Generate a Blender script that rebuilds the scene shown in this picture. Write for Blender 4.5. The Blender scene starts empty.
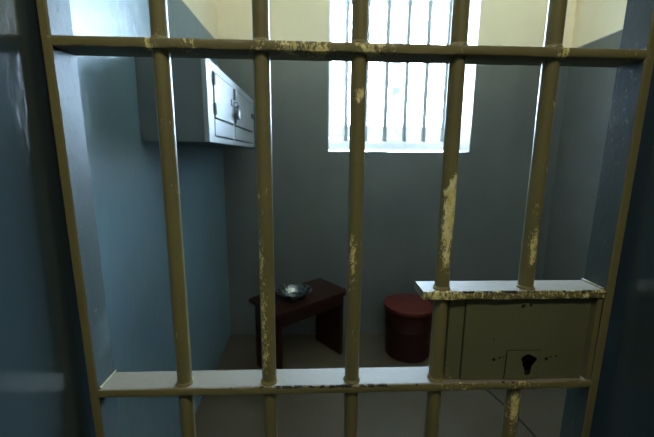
import bpy, bmesh, math, random
from mathutils import Vector, Matrix, noise
random.seed(4)
scene = bpy.context.scene
COL = scene.collection
PI = math.pi

# ------------------------------------------------------------------ helpers
def link(o):
    COL.objects.link(o)
    return o

def thing(name, label, cat, loc=(0, 0, 0), group=None):
    o = link(bpy.data.objects.new(name, None))
    o.empty_display_size = 0.05
    o.location = loc
    o["label"] = label
    o["category"] = cat
    o["kind"] = "thing"
    if group:
        o["group"] = group
    return o

def origin(o):
    p = Vector((0, 0, 0))
    while o is not None:
        p = p + o.location
        o = o.parent
    return p

def obj(name, bm, mat, parent=None, loc=None, smooth=False, label=None):
    """bm is laid out in the room's coordinates; it becomes ONE mesh object"""
    if parent is not None:
        base = origin(parent)
    else:
        base = Vector(loc) if loc is not None else Vector((0, 0, 0))
    bmesh.ops.recalc_face_normals(bm, faces=bm.faces[:])
    bmesh.ops.translate(bm, verts=bm.verts[:], vec=-base)
    me = bpy.data.meshes.new(name)
    bm.to_mesh(me)
    bm.free()
    if smooth:
        for p in me.polygons:
            p.use_smooth = True
        try:
            me.set_sharp_from_angle(angle=math.radians(38))
        except Exception:
            pass
    me.materials.append(mat)
    o = link(bpy.data.objects.new(name, me))
    if parent is not None:
        o.parent = parent
    else:
        o.location = base
    if label:
        o["label"] = label
    return o

def struct(name, bm, mat, parent=None, smooth=False):
    o = obj(name, bm, mat, parent, smooth=smooth)
    o["kind"] = "structure"
    return o

def tag(o, label, cat, group=None):
    o["label"] = label
    o["category"] = cat
    o["kind"] = "thing"
    if group:
        o["group"] = group
    return o

def B():
    return bmesh.new()

def box(bm, x0, x1, y0, y1, z0, z1, bev=0.0, seg=2, M=None):
    r = bmesh.ops.create_cube(bm, size=1.0)
    vs = r["verts"]
    for v in vs:
        v.co = Vector((x0 + (v.co.x + .5) * (x1 - x0), y0 + (v.co.y + .5) * (y1 - y0), z0 + (v.co.z + .5) * (z1 - z0)))
    if bev > 0:
        es = list({e for v in vs for e in v.link_edges})
        r = bmesh.ops.bevel(bm, geom=es, offset=bev, segments=seg, affect='EDGES', profile=0.6)
        vs = list({v for f in r["faces"] for v in f.verts} | {v for v in vs if v.is_valid})
    if M is not None:
        for v in vs:
            v.co = M @ v.co
    return vs

def lathe(bm, prof, c, n=48, axis='Z', wob=None):
    """prof: list of (radius, height)"""
    rings = []
    for k, (r, h) in enumerate(prof):
        ring = []
        for i in range(n):
            a = 2 * PI * i / n
            rr = r * (1 + (wob(a, k) if wob else 0))
            p = Vector((rr * math.cos(a), rr * math.sin(a), h))
            if axis == 'X':
                p = Vector((p.z, p.x, p.y))
            elif axis == 'Y':
                p = Vector((p.x, p.z, p.y))
            ring.append(bm.verts.new(p + Vector(c)))
        rings.append(ring)
    for a, b in zip(rings, rings[1:]):
        for i in range(n):
            bm.faces.new((a[i], a[(i + 1) % n], b[(i + 1) % n], b[i]))
    for ring in (rings[0], rings[-1]):
        try:
            bm.faces.new(ring)
        except ValueError:
            pass
    return rings

def tube(bm, pts, rad, n=10, taper=None):
    pts = [Vector(p) for p in pts]
    rings = []
    ref = Vector((0.13, 0.2, 1)).normalized()
    for k, p in enumerate(pts):
        t = (pts[min(k + 1, len(pts) - 1)] - pts[max(k - 1, 0)]).normalized()
        u = t.cross(ref)
        if u.length < 0.1:
            u = t.cross(Vector((1, 0.1, 0)))
        u.normalize()
        w = t.cross(u)
        r = rad if taper is None else taper[k]
        rings.append([bm.verts.new(p + u * r * math.cos(2 * PI * i / n) + w * r * math.sin(2 * PI * i / n)) for i in range(n)])
    for a, b in zip(rings, rings[1:]):
        for i in range(n):
            bm.faces.new((a[i], a[(i + 1) % n], b[(i + 1) % n], b[i]))
    bm.faces.new(rings[0])
    bm.faces.new(rings[-1])

def quad(bm, *pts):
    bm.faces.new([bm.verts.new(p) for p in pts])

def holed_plate(bm, outer, hole, y0, y1):
    """a plate in the XZ plane between y0 (front) and y1, with a through hole"""
    loops = []
    for pts in (outer, hole):
        vs = [bm.verts.new((x, y0, z)) for x, z in pts]
        es = [bm.edges.new((vs[i], vs[(i + 1) % len(vs)])) for i in range(len(vs))]
        loops.append((vs, es))
    r = bmesh.ops.triangle_fill(bm, use_beauty=True, use_dissolve=False, edges=loops[0][1] + loops[1][1])
    faces = [g for g in r["geom"] if isinstance(g, bmesh.types.BMFace)]
    ex = bmesh.ops.extrude_face_region(bm, geom=faces)
    for g in ex["geom"]:
        if isinstance(g, bmesh.types.BMVert):
            g.co.y = y1

# ------------------------------------------------------------------ materials
class NT:
    def __init__(self, name):
        self.m = bpy.data.materials.new(name)
        self.m.use_nodes = True
        self.t = self.m.node_tree
        self.t.nodes.clear()
        self.out = self.n("ShaderNodeOutputMaterial")
    def n(self, kind, **kw):
        nd = self.t.nodes.new(kind)
        for k, v in kw.items():
            setattr(nd, k, v)
        return nd
    def l(self, a, b):
        self.t.links.new(a, b)
    def noise(self, vec, scale, detail=4, rough=0.55):
        nd = self.n("ShaderNodeTexNoise")
        nd.inputs["Scale"].default_value = scale
        nd.inputs["Detail"].default_value = detail
        nd.inputs["Roughness"].default_value = rough
        if vec is not None:
            self.l(vec, nd.inputs["Vector"])
        return nd.outputs["Fac"]
    def mapr(self, s, a, b, c=0.0, d=1.0, smooth=False):
        nd = self.n("ShaderNodeMapRange")
        if smooth:
            nd.interpolation_type = 'SMOOTHSTEP'
        self.l(s, nd.inputs["Value"])
        for k, v in zip(("From Min", "From Max", "To Min", "To Max"), (a, b, c, d)):
            nd.inputs[k].default_value = v
        return nd.outputs["Result"]
    def math(self, op, a, b=None):
        nd = self.n("ShaderNodeMath", operation=op)
        for i, s in enumerate((a, b)):
            if s is None:
                continue
            if isinstance(s, (int, float)):
                nd.inputs[i].default_value = s
            else:
                self.l(s, nd.inputs[i])
        return nd.outputs[0]
    def mix(self, fac, a, b):
        nd = self.n("ShaderNodeMix", data_type='RGBA')
        for sock, s in ((nd.inputs[0], fac), (nd.inputs[6], a), (nd.inputs[7], b)):
            if isinstance(s, (int, float)):
                sock.default_value = s
            elif isinstance(s, tuple):
                sock.default_value = (*s, 1)
            else:
                self.l(s, sock)
        return nd.outputs[2]
    def bump(self, h, strength, dist, prev=None):
        nd = self.n("ShaderNodeBump")
        nd.inputs["Strength"].default_value = strength
        nd.inputs["Distance"].default_value = dist
        self.l(h, nd.inputs["Height"])
        if prev is not None:
            self.l(prev, nd.inputs["Normal"])
        return nd.outputs["Normal"]
    def done(self, color, rough=0.5, normal=None, metal=0.0, spec=0.5, coat=0.0, coat_rough=0.1):
        b = self.n("ShaderNodeBsdfPrincipled")
        for key, s in (("Base Color", color), ("Roughness", rough), ("Metallic", metal), ("Specular IOR Level", spec), ("Coat Weight", coat), ("Coat Roughness", coat_rough)):
            if isinstance(s, (int, float)):
                b.inputs[key].default_value = s
            elif isinstance(s, tuple):
                b.inputs[key].default_value = (*s, 1)
            else:
                self.l(s, b.inputs[key])
        if normal is not None:
            self.l(normal, b.inputs["Normal"])
        self.l(b.outputs[0], self.out.inputs[0])
        return self.m

def srgb(r, g, b):
    f = lambda c: (c / 255 / 12.92) if c <= 10 else ((c / 255 + 0.055) / 1.055) ** 2.4
    return (f(r), f(g), f(b))

DADO = 2.069

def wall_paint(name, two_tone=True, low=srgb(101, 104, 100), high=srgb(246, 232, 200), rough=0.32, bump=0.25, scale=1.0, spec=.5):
    t = NT(name)
    geo = t.n("ShaderNodeNewGeometry").outputs["Position"]
    sep = t.n("ShaderNodeSeparateXYZ")
    t.l(geo, sep.inputs[0])
    blot = t.noise(geo, 2.3, 5)
    lo = t.mix(t.mapr(blot, .35, .65), tuple(c * .9 for c in low), tuple(c * 1.08 for c in low))
    scuff = t.mapr(t.noise(geo, 21, 8, .7), .70, .74)
    lo = t.mix(t.math('MULTIPLY', scuff, .35), lo, tuple(min(1, c * 1.7) for c in low))
    col = lo
    if two_tone:
        wob = t.math('MULTIPLY', t.noise(geo, 9, 2), 0.008)
        z = t.math('ADD', sep.outputs["Z"], wob)
        hi = t.mix(t.mapr(blot, .35, .65), tuple(c * .95 for c in high), high)
        col = t.mix(t.mapr(z, DADO - .003 + .004, DADO + .003 + .004), lo, hi)
        r = t.mapr(z, DADO - .003, DADO + .003, rough, .6)
    else:
        r = rough
    mp = t.n("ShaderNodeMapping")
    mp.inputs["Scale"].default_value = (1, 1, 0.35)
    t.l(geo, mp.inputs["Vector"])
    nrm = t.bump(t.noise(mp.outputs[0], 26 * scale, 5), bump, 0.006)
    nrm = t.bump(t.noise(geo, 4.5, 2), bump * .8, 0.02, nrm)
    nrm = t.bump(t.noise(geo, 160, 3), bump * .5, 0.0012, nrm)
    return t.done(col, r, nrm, spec=spec)

M_WALL = wall_paint("blue_grey_and_cream_wall_paint")
M_WALL_LEFT = wall_paint("daylight_tinted_wall_paint", low=srgb(102, 125, 135), rough=.32)  # bluer, lighter copy of the wall paint; the window's daylight is painted in
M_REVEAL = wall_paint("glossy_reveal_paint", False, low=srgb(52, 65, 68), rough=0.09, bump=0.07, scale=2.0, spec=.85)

def plain(name, col, rough=.5, metal=0.0, var=.12, nscale=14, bump=.15, spec=.5):
    t = NT(name)
    tc = t.n("ShaderNodeTexCoord").outputs["Object"]
    f = t.noise(tc, nscale, 6)
    c = t.mix(t.mapr(f, .3, .7), tuple(k * (1 - var) for k in col), tuple(min(1, k * (1 + var)) for k in col))
    nrm = t.bump(t.noise(tc, nscale * 6, 4), bump, 0.002)
    return t.done(c, t.mapr(f, .3, .7, max(0, rough - .07), min(1, rough + .07)), nrm, metal=metal, spec=spec)

M_CREAM = plain("cream_limewash", srgb(226, 217, 192), .7)
M_CEIL = plain("white_ceiling_paint", srgb(228, 224, 212), .7)
M_SILL = plain("white_painted_reveal", srgb(240, 240, 238), .45, nscale=6)
M_WFRAME = plain("white_window_frame_paint", srgb(238, 242, 244), .4, nscale=20)
M_WBAR = plain("grey_iron_bar_paint", srgb(176, 182, 184), .45, nscale=40)
M_CABINET = plain("pale_grey_blue_enamel", srgb(136, 141, 140), .42, nscale=7, var=.05)
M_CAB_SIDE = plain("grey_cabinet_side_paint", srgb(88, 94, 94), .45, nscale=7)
M_CAB_IN = plain("dark_cabinet_inside", srgb(40, 42, 42), .8)
M_STEEL = plain("dull_steel", srgb(150, 152, 150), .35, metal=1.0, nscale=60)
M_DARKSTEEL = plain("dark_iron", srgb(52, 52, 52), .45, metal=.6, nscale=60)
M_DISH = plain("worn_aluminium", srgb(150, 152, 148), .28, metal=1.0, nscale=40, bump=.08)
M_LID = plain("red_brown_lid_enamel", srgb(84, 30, 22), .42, nscale=12, spec=.3)
M_BUCKET = plain("dark_red_bucket_enamel", srgb(42, 15, 11), .46, nscale=12, spec=.3)
M_CORD = plain("dark_rubber", srgb(22, 20, 18), .6)
M_BRASSY = plain("dark_screw_metal", srgb(24, 21, 14), .6, metal=0, nscale=80)
M_LAMP_BODY = plain("lamp_housing_enamel", srgb(220, 220, 214), .4)

def wood_mat():
    t = NT("dark_red_brown_wood")
    tc = t.n("ShaderNodeTexCoord").outputs["Object"]
    mp = t.n("ShaderNodeMapping")
    mp.inputs["Scale"].default_value = (2.5, 26, 26)
    t.l(tc, mp.inputs["Vector"])
    f = t.noise(mp.outputs[0], 3, 8, .65)
    c = t.mix(t.mapr(f, .3, .7), srgb(22, 11, 8), srgb(54, 25, 15))
    return t.done(c, t.mapr(f, .3, .7, .36, .5), t.bump(f, .2, .002), spec=.25)
M_WOOD = wood_mat()

def floor_mat():
    t = NT("polished_dark_concrete_floor")
    geo = t.n("ShaderNodeNewGeometry").outputs["Position"]
    a = t.noise(geo, 1.7, 6, .6)
    b = t.noise(geo, 11, 7, .65)
    c = t.mix(t.mapr(a, .32, .68), srgb(80, 73, 58), srgb(94, 86, 71))
    c = t.mix(t.math('MULTIPLY', t.mapr(b, .2, .9), .12), c, srgb(46, 42, 33))
    r = t.mapr(b, .3, .7, .28, .33)
    nrm = t.bump(t.noise(geo, 4, 2), .08, .01)
    nrm = t.bump(t.noise(geo, 130, 3), .12, .001, nrm)
    return t.done(c, r, nrm)
M_FLOOR = floor_mat()

def gate_paint(name, base=srgb(114, 110, 71), var=.12, rough=.36, inner=None, inner_rough=.36):
    """olive gloss paint; the mesh attribute 'wear' says where it has flaked off, 'chip' where the edge is knocked bare"""
    t = NT(name)
    geo = t.n("ShaderNodeNewGeometry").outputs["Position"]
    wear = t.n("ShaderNodeAttribute", attribute_name="wear").outputs["Fac"]
    chip = t.n("ShaderNodeAttribute", attribute_name="chip").outputs["Fac"]
    mp = t.n("ShaderNodeMapping")
    mp.inputs["Scale"].default_value = (1, 1, .55)
    t.l(geo, mp.inputs["Vector"])
    n1 = t.noise(mp.outputs[0], 150, 9, .78)
    n1 = t.mapr(n1, .0, 1.0, -.7, 1.7)
    f = t.math('ADD', n1, t.math('MULTIPLY', wear, .55))
    flecks = t.math('ADD', t.noise(mp.outputs[0], 420, 5, .7), t.math('MULTIPLY', wear, .21))
    flake = t.math('MAXIMUM', t.mapr(f, .94, .98), t.mapr(flecks, .735, .76))
    rim = t.mapr(f, .84, .95)
    big = t.noise(geo, 9, 5)
    col = t.mix(t.mapr(big, .3, .7), tuple(c * (1 - var) for c in base), tuple(c * (1 + var) for c in base))
    rr = rough
    sp = .5
    if inner:                                            # the sides that face into the opening carry the grey-blue wall paint
        ny = t.n("ShaderNodeSeparateXYZ")
        t.l(t.n("ShaderNodeNewGeometry").outputs["True Normal"], ny.inputs[0])
        fac = t.mapr(ny.outputs["Y"], -.6, -.4)
        col = t.mix(fac, col, inner)
        sp = t.mapr(fac, 0, 1, .5, .2)
        rr = t.mapr(ny.outputs["Y"], -.6, -.4, rough, inner_rough)
    col = t.mix(t.math('MULTIPLY', t.mapr(t.noise(geo, 240, 4, .7), .58, .7), .35), col, srgb(84, 72, 40))
    col = t.mix(t.math('MULTIPLY', rim, .5), col, srgb(66, 56, 30))
    fl = t.mix(t.mapr(t.noise(geo, 60, 4), .35, .65), srgb(206, 198, 112), srgb(238, 232, 172))
    col = t.mix(flake, col, fl)
    n2 = t.noise(geo, 95, 5, .6)
    ch = t.mapr(t.math('ADD', n2, t.math('MULTIPLY', chip, .3)), .80, .82)
    col = t.mix(ch, col, srgb(22, 18, 12))
    r = t.mix(flake, (rough,) * 3 if not inner else rr, (.6,) * 3)
    nrm = t.bump(t.noise(mp.outputs[0], 130, 4), .16, .0015)
    nrm = t.bump(t.noise(geo, 24, 3), .2, .004, nrm)
    inv = t.math('MULTIPLY', rim, -1.0)
    nrm = t.bump(t.math('ADD', inv, t.math('MULTIPLY', ch, -1.5)), .5, .0008, nrm)
    return t.done(col, r, nrm, spec=sp)
M_GATE = gate_paint("flaking_olive_gate_paint")
M_FLAT = gate_paint("olive_and_grey_gate_paint", inner=srgb(66, 76, 75), inner_rough=.5)
M_RAIL = gate_paint("olive_and_pale_grey_rail_paint", inner=srgb(118, 114, 101), inner_rough=.56)
M_LOCK = gate_paint("olive_lock_paint", base=srgb(98, 102, 74), var=.08, rough=.42)

def glass_mat():
    t = NT("thin_window_glass")
    g = t.n("ShaderNodeBsdfGlass")
    g.inputs["IOR"].default_value = 1.02
    g.inputs["Roughness"].default_value = 0.0
    tr = t.n("ShaderNodeBsdfTransparent")
    tr.inputs[0].default_value = (.97, .985, 1, 1)
    gl = t.n("ShaderNodeBsdfGlossy")
    gl.inputs["Roughness"].default_value = .05
    fr = t.n("ShaderNodeFresnel")
    mx = t.n("ShaderNodeMixShader")
    t.l(fr.outputs[0], mx.inputs[0])
    t.l(tr.outputs[0], mx.inputs[1])
    t.l(gl.outputs[0], mx.inputs[2])
    t.t.nodes.remove(g)
    t.l(mx.outputs[0], t.out.inputs[0])
    return t.m
M_GLASS = glass_mat()

# ------------------------------------------------------------------ the cell
XL, XR, YB, YF, H = -0.6215, 1.762, 2.483, 0.552, 2.95
WX0, WX1, WZ0, WZ1 = 0.108, 1.112, 1.384, 2.62
YO = 2.86                                             # outer face of the back wall
RX0, RX1, RZ = -0.360, 0.486, 2.16                    # the doorway in the front wall
YC = 0.06                                             # corridor face of the front wall
CY, CX0, CX1 = -1.7, -2.4, 2.8                        # corridor extents

b = B(); box(b, XL - .3, XR + .3, YF - .002, YO, -.2, 0)
box(b, CX0 - .2, CX1 + .2, CY - .2, YF - .002, -.2, 0)
struct("floor", b, M_FLOOR)
b = B(); box(b, CX0 - .2, CX1 + .2, CY - .2, YO, H, H + .2)
struct("ceiling", b, M_CEIL)
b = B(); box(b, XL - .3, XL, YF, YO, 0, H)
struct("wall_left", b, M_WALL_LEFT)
b = B(); box(b, XR, XR + .3, YF, YO, 0, H)
struct("wall_right", b, M_WALL)
b = B()
box(b, XL, WX0, YB, YO, 0, H); box(b, WX1, XR, YB, YO, 0, H)
box(b, WX0, WX1, YB, YO, 0, WZ0 - .002); box(b, WX0, WX1, YB, YO, WZ1 + .02, H)
struct("wall_back", b, M_WALL)
b = B()
box(b, CX0, RX0 - .012, YC, YF, 0, H); box(b, RX1 + .012, CX1, YC, YF, 0, H)
box(b, RX0 - .012, RX1 + .012, YC, YF, RZ + .012, H)
struct("wall_front", b, M_WALL)
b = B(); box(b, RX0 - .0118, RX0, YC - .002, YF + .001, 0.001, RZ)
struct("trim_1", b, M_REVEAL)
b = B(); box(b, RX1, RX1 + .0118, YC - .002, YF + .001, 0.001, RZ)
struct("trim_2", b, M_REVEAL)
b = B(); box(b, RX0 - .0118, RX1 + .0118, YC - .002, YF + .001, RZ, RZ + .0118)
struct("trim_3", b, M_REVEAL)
# corridor the photographer stands in
b = B(); box(b, CX0 - .2, CX1 + .2, CY - .2, CY, 0, H); struct("wall_corridor", b, M_WALL)
b = B(); box(b, CX0 - .2, CX0, CY, YC, 0, H); struct("wall_corridor_west", b, M_WALL)
b = B(); box(b, CX1, CX1 + .2, CY, YC, 0, H); struct("wall_corridor_east", b, M_WALL)
b = B(); box(b, CX0, CX1, CY, YC, 2.48, 2.6); struct("ceiling_corridor", b, M_CEIL)

# window: plastered reveal with a sloping sill, white frame, glass
win = link(bpy.data.objects.new("window_1", None)); win.location = ((WX0 + WX1) / 2, YB, WZ0); win["kind"] = "structure"
b = B()
prof = [(YB - .001, WZ0), (YB + .03, WZ0 + .018), (YB + .075, WZ0 + .055), (YB + .125, WZ0 + .084), (YB + .2, WZ0 + .104), (YO, WZ0 + .115)]
for (y0, z0), (y1, z1) in zip(prof, prof[1:]):
    quad(b, (WX0, y0, z0), (WX1, y0, z0), (WX1, y1, z1), (WX0, y1, z1))
struct("sill", b, M_SILL, win)
b = B()
box(b, WX0 - .0005, WX0 + .004, YB - .0005, YO, WZ0 - .001, WZ1 + .02); box(b, WX1 - .004, WX1 + .0005, YB - .0005, YO, WZ0 - .001, WZ1 + .02)
box(b, WX0, WX1, YB - .0005, YO, WZ1, WZ1 + .02)
struct("reveal", b, M_SILL, win)
fz = WZ0 + .112
b = B()
box(b, WX0, WX0 + .035, 2.80, 2.84, fz, WZ1, .004); box(b, WX1 - .035, WX1, 2.80, 2.84, fz, WZ1, .004)
box(b, WX0, WX1, 2.801, 2.839, fz, fz + .085, .004); box(b, WX0, WX1, 2.80, 2.84, WZ1 - .04, WZ1, .004)
box(b, .592, .678, 2.796, 2.844, fz, WZ1, .004); box(b, WX0, WX1, 2.802, 2.838, 2.45, 2.49, .004)
struct("window_frame", b, M_WFRAME, win)
b = B(); box(b, .60, .66, 2.775, 2.797, 1.83, 1.86, .003); box(b, .60, .615, 2.755, 2.778, 1.80, 1.857, .003)
struct("window_latch", b, M_WBAR, win)
b = B(); box(b, WX0 + .002, WX1 - .002, 2.818, 2.822, fz + .01, WZ1 - .01)
struct("pane", b, M_GLASS, win)

# the bars set in the window
gx = [.237 + .1437 * k for k in range(6)]
gr = thing("window_grille", "six slim grey upright bars set across the bright white window in the back wall", "window bars", ((gx[0] + gx[-1]) / 2, 2.6, WZ0 + .06))
for x in gx:
    b = B()
    lathe(b, [(.0205, WZ0 + .05), (.0205, WZ0 + .09), (.0185, WZ0 + .105), (.0175, WZ0 + .16), (.0175, WZ1 + .01)], (x, 2.6, 0), 20)
    obj("bar", b, M_WBAR, gr, smooth=True)

# ------------------------------------------------------------------ the barred gate
EYE = 1.35
LX = lambda z: -0.3381 - 0.0088 * (z - EYE)           # inner faces of the two uprights
RX = lambda z: 0.46325 + 0.009 * (z - EYE)
GY0, GY1 = 0.5, 0.5494
GT, GB = 2.08, 0.03
gate = thing("barred_gate", "olive green cell gate of round steel bars with flaking paint", "gate", ((LX(1) + RX(1)) / 2, .525, 0.0))

def set_attr(o, name, vals):
    a = o.data.attributes.new(name, 'FLOAT', 'POINT')
    a.data.foreach_set("value", vals)

def wear_obj(o, fw, fc=None):
    base = origin(o)
    cos = [v.co + base for v in o.data.vertices]
    set_attr(o, "wear", [fw(c) for c in cos])
    set_attr(o, "chip", [fc(c) if fc else 0.0 for c in cos])
    return o

def bell(v, c, w):
    return math.exp(-((v - c) / w) ** 2)

def flat_x(bm, x0, x1, y0, y1, zt, th, n=90, tilt=0.0, bev=.0022, skew0=0.0, nick=.0006):
    """flat bar along X; zt the height of its top face; n segments so wear can follow it; edges slightly hammered"""
    sec = [(y0, -bev), (y0 + bev * .3, -bev * .3), (y0 + bev, 0), (y0 + .0055, 0), (y1 - bev, 0), (y1, -bev), (y1, -th + bev), (y1 - bev, -th),
           (y0 + bev, -th), (y0 + bev * .3, -th + bev * .3), (y0, -th + bev), (y0, -th * .5)]
    rings = []
    for i in range(n + 1):
        s = i / n
        ring = []
        for k, (y, z) in enumerate(sec):
            x = x0 + (x1 - x0) * s + skew0 * (1 - s) * (y1 - y) / (y1 - y0)
            d = 0
            if k in (0, 1, 9, 10, 11):
                d = nick * noise.noise(Vector((x * 90, k * .6, zt * 30))) * 2
            ring.append(bm.verts.new((x, y + d, zt + tilt * x + z)))
        rings.append(ring)
    m = len(sec)
    for a, c in zip(rings, rings[1:]):
        for k in range(m):
            bm.faces.new((a[k], a[(k + 1) % m], c[(k + 1) % m], c[k]))
    bm.faces.new(rings[0]); bm.faces.new(rings[-1])

def upright(fx0, fx1):
    bm = B()
    bev = .002
    n = 70
    rings = []
    for i in range(n + 1):
        z = GB + (GT - GB) * i / n
        a, c = fx0(z), fx1(z)
        sec = [(a, GY0 + bev), (a + bev, GY0), (c - bev, GY0), (c, GY0 + bev), (c, GY1 - bev), (c - bev, GY1), (a + bev, GY1), (a, GY1 - bev)]
        ring = []
        for k, (x, y) in enumerate(sec):
            d = .0005 * noise.noise(Vector((k * .7, 3.1, z * 40)))
            ring.append(bm.verts.new((x + d, y + d, z)))
        rings.append(ring)
    for p, q in zip(rings, rings[1:]):
        for k in range(8):
            bm.faces.new((p[k], p[(k + 1) % 8], q[(k + 1) % 8], q[k]))
    bm.faces.new(rings[0]); bm.faces.new(rings[-1])
    return bm

o = obj("frame_upright", upright(lambda z: LX(z) - .0133, LX), M_FLAT, gate, smooth=True)
wear_obj(o, lambda c: .12 + .25 * bell(c.z, 1.50, .02))
o = obj("frame_upright", upright(RX, lambda z: RX(z) + .0139), M_FLAT, gate, smooth=True)
wear_obj(o, lambda c: .1 + .25 * bell(c.z, 1.5, .02))

BX = [-0.20625, -0.07055, 0.0644, 0.2041, 0.33985]
BY, BR = 0.5164, 0.0114
ZU, ZL, ZS = 1.5001, 0.987, 1.1445
TB = .01345

# cross bars
def upper_wear(c):
    front = 1.0 if c.y < GY0 + .004 else .35
    w = .1
    for x, s, a in ((-.215, .012, .8), (-.165, .02, .55), (-.075, .012, .6), (-.03, .025, .75), (.012, .018, .85), (.075, .02, .85), (.11, .015, .5), (.345, .008, 1.0), (.2, .02, .3), (.44, .015, .4)):
        w += a * bell(c.x, x, s)
    return w * front
for zt, main in ((GT - .0, 0), (ZU, 1), (ZL, 2), (.474, 0), (GB + .02, 0)):
    b = B()
    flat_x(b, LX(zt), RX(zt), GY0, GY1, zt, TB, tilt=-.0029 if main == 1 else .0011 if main == 2 else 0)
    o = obj("cross_bar", b, M_RAIL, gate, smooth=True)
    if main == 1:
        wear_obj(o, upper_wear, lambda c: .2 if c.y < GY0 + .003 else 0)
    elif main == 2:
        wear_obj(o, lambda c: (.45 * bell(c.x, .24, .05) + .15 + .5 * bell(c.x, .34, .03)) * (1 if c.y < GY0 + .003 else .15),
                 lambda c: (1.0 if GY0 - .002 < c.y < GY0 + .0028 and c.z > ZL - .006 else 0) * (.35 + .75 * bell(c.x, -.02, .1) + .7 * bell(c.x, .1, .05) + .4 * bell(c.x, .35, .08)))
    else:
        wear_obj(o, lambda c: .2)

b = B()
flat_x(b, .17065, RX(ZS), GY0, GY1, ZS, TB, n=70, skew0=.0, nick=.0012)
for v in b.verts:                                        # the free end is cut on a slant
    if v.co.x < .2:
        v.co.x -= 0.0
o = obj("lock_shelf", b, M_RAIL, gate, smooth=True)
wear_obj(o, lambda c: (.62 + .25 * bell(c.x, .2, .05)) if c.y < GY0 + .003 and c.z > ZS - .0145 else .05,
         lambda c: (.75 + .3 * bell(c.x, .3, .06)) if GY0 - .003 < c.y < GY0 + .0028 and c.z > ZS - .005 else 0)

# the five round bars
def bar_wear(i):
    P = {
        0: [(1.395, .02, .4, -1.4, 1.0), (1.30, .012, .45, -1.2, .8), (1.08, .03, .35, -1.9, .9), (1.495, .02, .35, -1.5, 2)],
        1: [(1.22, .07, .55, -2.3, .8), (1.12, .06, .62, -2.2, .9), (1.04, .045, .62, -1.9, 1.1), (1.30, .02, .35, -1.4, 1.2)],
        2: [(1.434, .011, 1.15, -1.5, .8), (1.39, .012, .45, -2.3, .3), (1.215, .03, .8, -2.1, .65), (1.17, .035, .6, -1.9, .9), (1.08, .02, .4, -1.5, .8), (1.475, .02, .3, -1.5, 2)],
        3: [(1.30, .025, .8, -1.25, 1.0), (1.27, .03, 1.05, -1.4, 1.15), (1.235, .03, 1.05, -1.6, 1.0), (1.19, .022, .75, -1.5, .9), (1.315, .015, .6, -1.0, .5)],
        4: [(1.425, .012, .75, -1.0, .6), (1.335, .012, .75, -1.2, .7), (1.27, .02, .55, -1.7, .8), (1.225, .025, .75, -1.7, .8), (1.195, .02, .8, -1.5, .8), (.95, .02, .85, -1.5, 1.2), (.915, .03, .8, -1.6, 1.2)],
    }[i]
    def f(c):
        a = math.atan2(c.y - BY, c.x - BX[i])
        w = .06
        for z0, s, amp, th, tw in P:
            w += amp * bell(c.z, z0, s) * bell(math.atan2(math.sin(a - th), math.cos(a - th)), 0, tw)
        return min(w, 1.15)
    return f

for i, x in enumerate(BX):
    b = B()
    n = 28
    zs = [GB + .01 + k * .006 for k in range(int((GT - GB - .02) / .006) + 1)]
    welds = [ZL, .474, ZU] if i < 3 else [ZL, .474, ZU, ZS]
    if i == 4:
        welds = [ZS, ZU]
    prof = []
    for z in zs:
        prof.append((BR + .00025 * noise.noise(Vector((i * 3.3, 0, z * 12))), z))
    wob = lambda a, k: .012 * noise.noise(Vector((math.cos(a) * 1.5, math.sin(a) * 1.5 + i * 7, k * .12)))
    if i == 4:                                           # this one is cut by the lock box: a piece above it, a piece below
        lb_ = B()
        lathe(lb_, [q for q in prof if q[1] < ZL - .006], (x, BY, 0), n, wob=wob)
        wear_obj(obj("bar", lb_, M_GATE, gate, smooth=True), bar_wear(i))
        prof = [q for q in prof if q[1] > ZS - .006]
    lathe(b, prof, (x, BY, 0), n, wob=wob)
    o = obj("bar", b, M_GATE, gate, smooth=True)
    wear_obj(o, bar_wear(i))
    for zt in welds:                                     # weld collar where the bar passes a flat bar
        w = B()
        lathe(w, [(BR * .96, .0045), (BR * 1.02, .0036), (BR * 1.08, .0018), (BR * 1.17, .0006), (BR * 1.19, -.0012)], (x, BY, zt + .0012), 28,
              wob=lambda a, k: .1 * noise.noise(Vector((math.cos(a) * 2.2 + zt * 9, math.sin(a) * 2.2 + i * 5, k * .4))) * (k > 1))
        wo = obj("weld_collar", w, M_GATE, o, smooth=True)
        wear_obj(wo, lambda c: .16)

# weld beads along the flat bar ends
for (xa, zt, nm) in ((LX(ZL) + .0015, ZL, 1), (RX(ZS) - .0015, ZS, 1), (RX(ZL) - .0015, ZL, 1)):
    b = B()
    pts, rad = [], []
    for k in range(24):
        s = k / 23
        pts.append((xa + .0006 * noise.noise(Vector((k * .7, zt, 0))), GY0 + .004 + s * (GY1 - GY0 - .004), zt + .0006))
        rad.append(.0022 + .0008 * noise.noise(Vector((k * .9, zt * 5, 2))))
    tube(b, pts, .002, 10, rad)
    wear_obj(obj("weld_bead", b, M_GATE, gate, smooth=True), lambda c: .3)

# lock box between the shelf and the lower cross bar
LB0, LB1 = .243, .4455
LZ0, LZ1 = ZL + .0008, ZS - TB - .001
LY = .5075
lb = link(bpy.data.objects.new("lock_box", None)); lb.parent = gate; lb.location = Vector((.33, LY, LZ0)) - origin(gate)
kx, kz = .3532, 1.0215
hole = []
for k in range(56):                                      # a worn keyhole: round above, a ragged slot below
    a = PI * 1.5 + 2 * PI * (k + .5) / 56
    r = .0118 * (1 + .09 * math.sin(3 * a + 1) + .06 * math.sin(5 * a))
    px, pz = r * math.cos(a) * 1.05, r * math.sin(a)
    if pz < -.008 and abs(px) < .0066:
        px *= .8
        pz = -.0265 + abs(px) * .4
    hole.append((kx + px, kz + pz))
b = B()
holed_plate(b, [(LB0, LZ0), (LB1, LZ0), (LB1, LZ1), (LB0, LZ1)], [(kx + (x - kx) * 1.12, kz + (z - kz) * 1.1) for x, z in hole], LY, LY + .0012)
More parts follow.
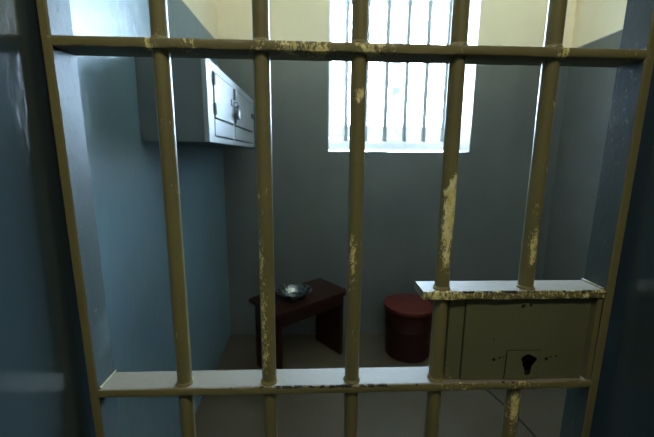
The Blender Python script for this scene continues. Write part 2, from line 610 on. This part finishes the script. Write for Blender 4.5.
box(b, LB0, LB0 + .003, LY + .003, GY1 + .006, LZ0, LZ1); box(b, LB1 - .003, LB1, LY + .003, GY1 + .006, LZ0, LZ1)
box(b, LB0 + .003, LB1 - .003, LY + .003, GY1 + .006, LZ1 - .003, LZ1); box(b, LB0 + .003, LB1 - .003, LY + .003, GY1 + .006, LZ0, LZ0 + .003)
box(b, LB0 + .003, LB1 - .003, GY1 + .003, GY1 + .006, LZ0 + .003, LZ1 - .003)
def lock_wear(c):
    return .04
o = obj("casing", b, M_LOCK, lb)
wear_obj(o, lock_wear)
b = B()
holed_plate(b, [(.3155, LZ0 + .0015), (.3700, LZ0 + .0015), (.3705, 1.0395), (.3165, 1.0395)], hole, LY - .0014, LY - .0006)
wear_obj(obj("keyhole_plate", b, M_LOCK, lb), lambda c: .05)
b = B(); holed_plate(b, [(.3143, LZ0 + .0012), (.3710, LZ0 + .0012), (.3714, 1.0405), (.3154, 1.0407)], [(kx + (x - kx) * 1.06, kz + (z - kz) * 1.05) for x, z in hole], LY - .0006, LY - .0001)
obj("plate_backing", b, M_BRASSY, lb)
b = B(); box(b, .32, .386, LY + .0013, GY1 - .006, LZ0 + .0031, LZ0 + .0045); box(b, .32, .386, GY1 - .012, GY1 - .006, LZ0 + .0046, LZ0 + .07)  # dark liner added inside the casing so the keyhole reads as shade
obj("dark_keyhole_liner", b, M_BRASSY, lb, label="dark liner added behind the keyhole to keep it black")
for sx, sz in ((.2955, 1.0245), (.3835, 1.0245)):
    b = B(); lathe(b, [(.0001, -.0012), (.0024, -.0008), (.003, .0004)], (0, 0, 0), 16)
    for v in b.verts:
        v.co = Vector((sx + v.co.x, LY + v.co.z - .0002, sz + v.co.y))
    obj("screw", b, M_BRASSY, lb, smooth=True, label="dark screw head")
for sx, sz, r in ((.3045, 1.0275, .0016), (.310, 1.029, .0013), (.391, 1.0275, .0014), (.3995, 1.0285, .0016), (.335, 1.117, .003), (.347, 1.1185, .0024), (.292, 1.06, .0012)):
    b = B(); lathe(b, [(.0001, -.0007), (r, -.0004), (r * 1.2, .0003)], (0, 0, 0), 12, wob=lambda a, k: .25 * math.sin(2 * a + sx * 900))
    for v in b.verts:
        v.co = Vector((sx + v.co.x, LY + v.co.z, sz + v.co.y))
    obj("paint_chip", b, M_BRASSY, lb, smooth=True)
b = B(); box(b, .2175, LB0 - .0012, LY + .003, GY1, LZ0, LZ1, .001)
wear_obj(obj("end_plate", b, M_LOCK, lb), lambda c: .05 + .55 * bell(c.z, LZ0, .015) * bell(c.x, .2175, .01))
b = B(); box(b, .4515, RX(1.05) - .0003, GY0 + .003, GY1, ZL + .001, ZS - TB - .001, .001)
wear_obj(obj("strike_plate", b, M_GATE, gate), lambda c: .05)

# ------------------------------------------------------------------ wall cabinet
CX, CY0, CY1, CZ0, CZ1 = -0.376, 1.32, 2.32, 1.395, 1.69
cab = thing("wall_cabinet", "pale grey-blue cupboard with two doors hung on the blue-grey side wall", "cabinet", ((XL + CX) / 2, (CY0 + CY1) / 2, CZ0))
b = B()
fr0 = CX - .0175
box(b, XL + .001, fr0 - .0002, CY0, CY0 + .018, CZ0, CZ1); box(b, XL + .001, fr0 - .0002, CY1 - .018, CY1, CZ0, CZ1)
box(b, XL + .001, fr0 - .0002, CY0 + .018, CY1 - .018, CZ1 - .018, CZ1); box(b, XL + .001, fr0 - .0002, CY0 + .018, CY1 - .018, CZ0, CZ0 + .018)
box(b, XL + .001, XL + .01, CY0 + .018, CY1 - .018, CZ0 + .018, CZ1 - .018)
obj("body", b, M_CAB_SIDE, cab)
b = B()
fr0 = CX - .0175
for y0, y1 in ((CY0, CY0 + .075), (1.722, 1.752), (CY1 - .06, CY1)):
    box(b, fr0, CX, y0, y1, CZ0, CZ1, .0015)
for y0, y1 in ((CY0 + .075, 1.722), (1.752, CY1 - .06)):
    box(b, fr0, CX, y0, y1, CZ1 - .03, CZ1, .0015); box(b, fr0, CX, y0, y1, CZ0, CZ0 + .022, .0015)
obj("face_frame", b, M_CABINET, cab)
for y0, y1, hs in ((CY0 + .083, 1.716, 1.700), (1.758, CY1 - .067, CY1 - .085)):
    b = B()
    zc = CZ0 + .096
    box(b, fr0, CX + .004, y0, y1, zc, CZ1 - .035, .002)
    d = obj("door", b, M_CABINET, cab)
    b = B()                                              # hasp: hinged strap, staple
    z = 1.582
    box(b, CX + .0042, CX + .0075, hs - .03, hs + .052, z - .014, z + .014, .001)
    tube(b, [(CX + .004, hs + .037 , z + .012), (CX + .018, hs + .037, z + .011), (CX + .024, hs + .037, z), (CX + .018, hs + .037, z - .011), (CX + .004, hs + .037, z - .012)], .0028, 8)
    obj("hasp", b, M_DARKSTEEL, d, smooth=True, label="dark metal hasp")
    b = B()
    for hz in (zc + .03, CZ1 - .06):
        b = B()
        lathe(b, [(.005, -.022), (.005, .022)], (CX + .006, (y0 if hs > (y0 + y1) / 2 else y1) - .003, hz), 12)
        obj("hinge", b, M_CABINET, d, smooth=True)
    b = B()
    box(b, fr0, CX + .002, y0 - .003, y1, CZ0 + .027, zc - .007, .002)
    obj("drawer", b, M_CABINET, cab)
# padlock on the first hasp
b = B()
py, pz, px = 1.737, 1.535, CX + .022
pl = thing("padlock", "small bright metal padlock hanging from the cupboard hasp between its doors", "padlock", (px, py, pz - .02))
box(b, px - .009, px + .009, py - .02, py + .02, pz - .02, pz + .018, .003)
obj("body", b, M_STEEL, pl, smooth=True)
b = B()
pts = [(px, py - .012, pz + .01)] + [(px, py - .012 * math.cos(PI * k / 10), pz + .034 + .014 * math.sin(PI * k / 10)) for k in range(11)] + [(px, py + .012, pz + .01)]
tube(b, pts, .0034, 10)
obj("shackle", b, M_DARKSTEEL, pl, smooth=True)

# ------------------------------------------------------------------ bench
TZ = .462
bc = Vector((-.078, 2.145, 0)); ang = math.radians(38.6)
M = Matrix.Translation(bc) @ Matrix.Rotation(ang, 4, 'Z')
bench = thing("wooden_bench", "low dark red-brown wooden bench standing skewed against the back wall", "bench", bc)
HL, HW = .292, .158
def part(name, fn, mat=M_WOOD):
    bm = B(); fn(bm)
    bmesh.ops.recalc_face_normals(bm, faces=bm.faces[:])
    for v in bm.verts:
        v.co = M @ v.co
    return obj(name, bm, mat, bench)
part("seat_board", lambda bm: box(bm, -HL, HL, -HW, HW, TZ - .026, TZ, .004))
for s in (-1, 1):
    part("leg_panel", lambda bm: box(bm, s * (HL - .045) - .014, s * (HL - .045) + .014, -HW + .025, HW - .025, 0, TZ - .027, .003))
for s in (-1, 1):
    part("apron", lambda bm: box(bm, -HL + .062, HL - .062, s * (HW - .03) - .01, s * (HW - .03) + .01, TZ - .1, TZ - .027, .002))

# dish on the bench
dc = (-.119, 2.095, TZ + .0005)
b = B()
lathe(b, [(.0, .006), (.055, .005), (.062, .0), (.068, .0), (.074, .004), (.088, .026), (.0935, .041), (.110, .0475), (.1135, .0478), (.1138, .0502), (.110, .0505), (.0925, .044), (.086, .028), (.071, .009), (.060, .0072), (.0, .009)], dc, 72)
bmesh.ops.remove_doubles(b, verts=b.verts[:], dist=.0002)
tag(obj("metal_dish", b, M_DISH, loc=dc, smooth=True), "shiny metal dish with a wide rim resting on the wooden bench", "dish")
# ------------------------------------------------------------------ bucket
bx, by = .662, 2.225
bk = thing("lidded_bucket", "round red-brown bucket with a flat lid standing on the floor under the window", "bucket", (bx, by, 0))
b = B()
lathe(b, [(.0, .004), (.140, .004), (.142, .0), (.148, .0), (.149, .012), (.1475, .018), (.156, .21), (.158, .213), (.158, .221), (.1565, .224), (.159, .335), (.157, .335), (.15, .2), (.14, .012), (.0, .01)], (bx, by, 0), 72)
for v in b.verts:
    v.co = Vector((bx + (v.co.x - bx) * 1.02, by + (v.co.y - by) * 1.02, v.co.z * .95))
bmesh.ops.remove_doubles(b, verts=b.verts[:], dist=.0002)
obj("body", b, M_BUCKET, bk, smooth=True)
b = B()
lathe(b, [(.0, .381), (.06, .3805), (.13, .377), (.148, .374), (.152, .378), (.165, .378), (.1685, .374), (.1685, .348), (.166, .345), (.1625, .345), (.1625, .37), (.0, .372)], (bx, by, 0), 72)
for v in b.verts:
    v.co = Vector((bx + (v.co.x - bx) * 1.02, by + (v.co.y - by) * 1.02, v.co.z * .95))
bmesh.ops.remove_doubles(b, verts=b.verts[:], dist=.0002)
obj("lid", b, M_LID, bk, smooth=True, label="lighter red-brown lid")

# ------------------------------------------------------------------ cord on the floor
b = B()
pts = [(1.02 + .07 * math.sin(k / 24 * 2.4) , 1.80 - .62 * k / 24, .0045) for k in range(25)]
tube(b, pts, .0042, 10)
tag(obj("floor_cord", b, M_CORD, loc=(1.07, 1.5, 0), smooth=True), "thin dark cord lying on the bare floor below the lock", "cord")

# ------------------------------------------------------------------ light
world = bpy.data.worlds.new("overcast_sky"); scene.world = world
world.use_nodes = True
wt = world.node_tree
bg = wt.nodes["Background"]
bg.inputs["Color"].default_value = (.56, .77, 1.0, 1)
bg.inputs["Strength"].default_value = 100.0
port = bpy.data.lights.new("window_portal", 'AREA'); port.shape = 'RECTANGLE'
port.size, port.size_y = WX1 - WX0, WZ1 - WZ0
port.cycles.is_portal = True
po = link(bpy.data.objects.new("window_portal", port)); po.location = ((WX0 + WX1) / 2, YO + .005, (WZ0 + WZ1) / 2); po.rotation_euler = (-PI / 2, 0, 0)

lamp = bpy.data.lights.new("corridor_lamp", 'AREA'); lamp.shape = 'RECTANGLE'; lamp.size, lamp.size_y = 1.2, .16
lamp.energy = 13; lamp.color = (1.0, .92, .74)
lo = link(bpy.data.objects.new("corridor_lamp", lamp)); lo.location = (.28, -.28, 2.44)

# ------------------------------------------------------------------ camera
cam = bpy.data.cameras.new("camera"); co = link(bpy.data.objects.new("camera", cam))
X = Vector((0.99916373, -0.04012114, 0.00788311)); Y = Vector((-0.000594529, 0.17852033, 0.983936044)); F = Vector((0.04088393, 0.98311789, -0.17834718))
co.matrix_world = Matrix(((X.x, Y.x, -F.x, 0), (X.y, Y.y, -F.y, 0), (X.z, Y.z, -F.z, EYE), (0, 0, 0, 1)))
cam.sensor_width = 36; cam.lens = 348.64 / 654 * 36
cam.clip_start = .01
cam.dof.use_dof = True; cam.dof.focus_distance = .56; cam.dof.aperture_fstop = 5.6
scene.camera = co

vs = scene.view_settings
vs.view_transform = 'Standard'; vs.look = 'None'; vs.gamma = 1; vs.use_curve_mapping = False
vs.exposure = 0.0
scene.cycles.max_bounces = 12
scene.cycles.diffuse_bounces = 8
scene.cycles.caustics_reflective = True
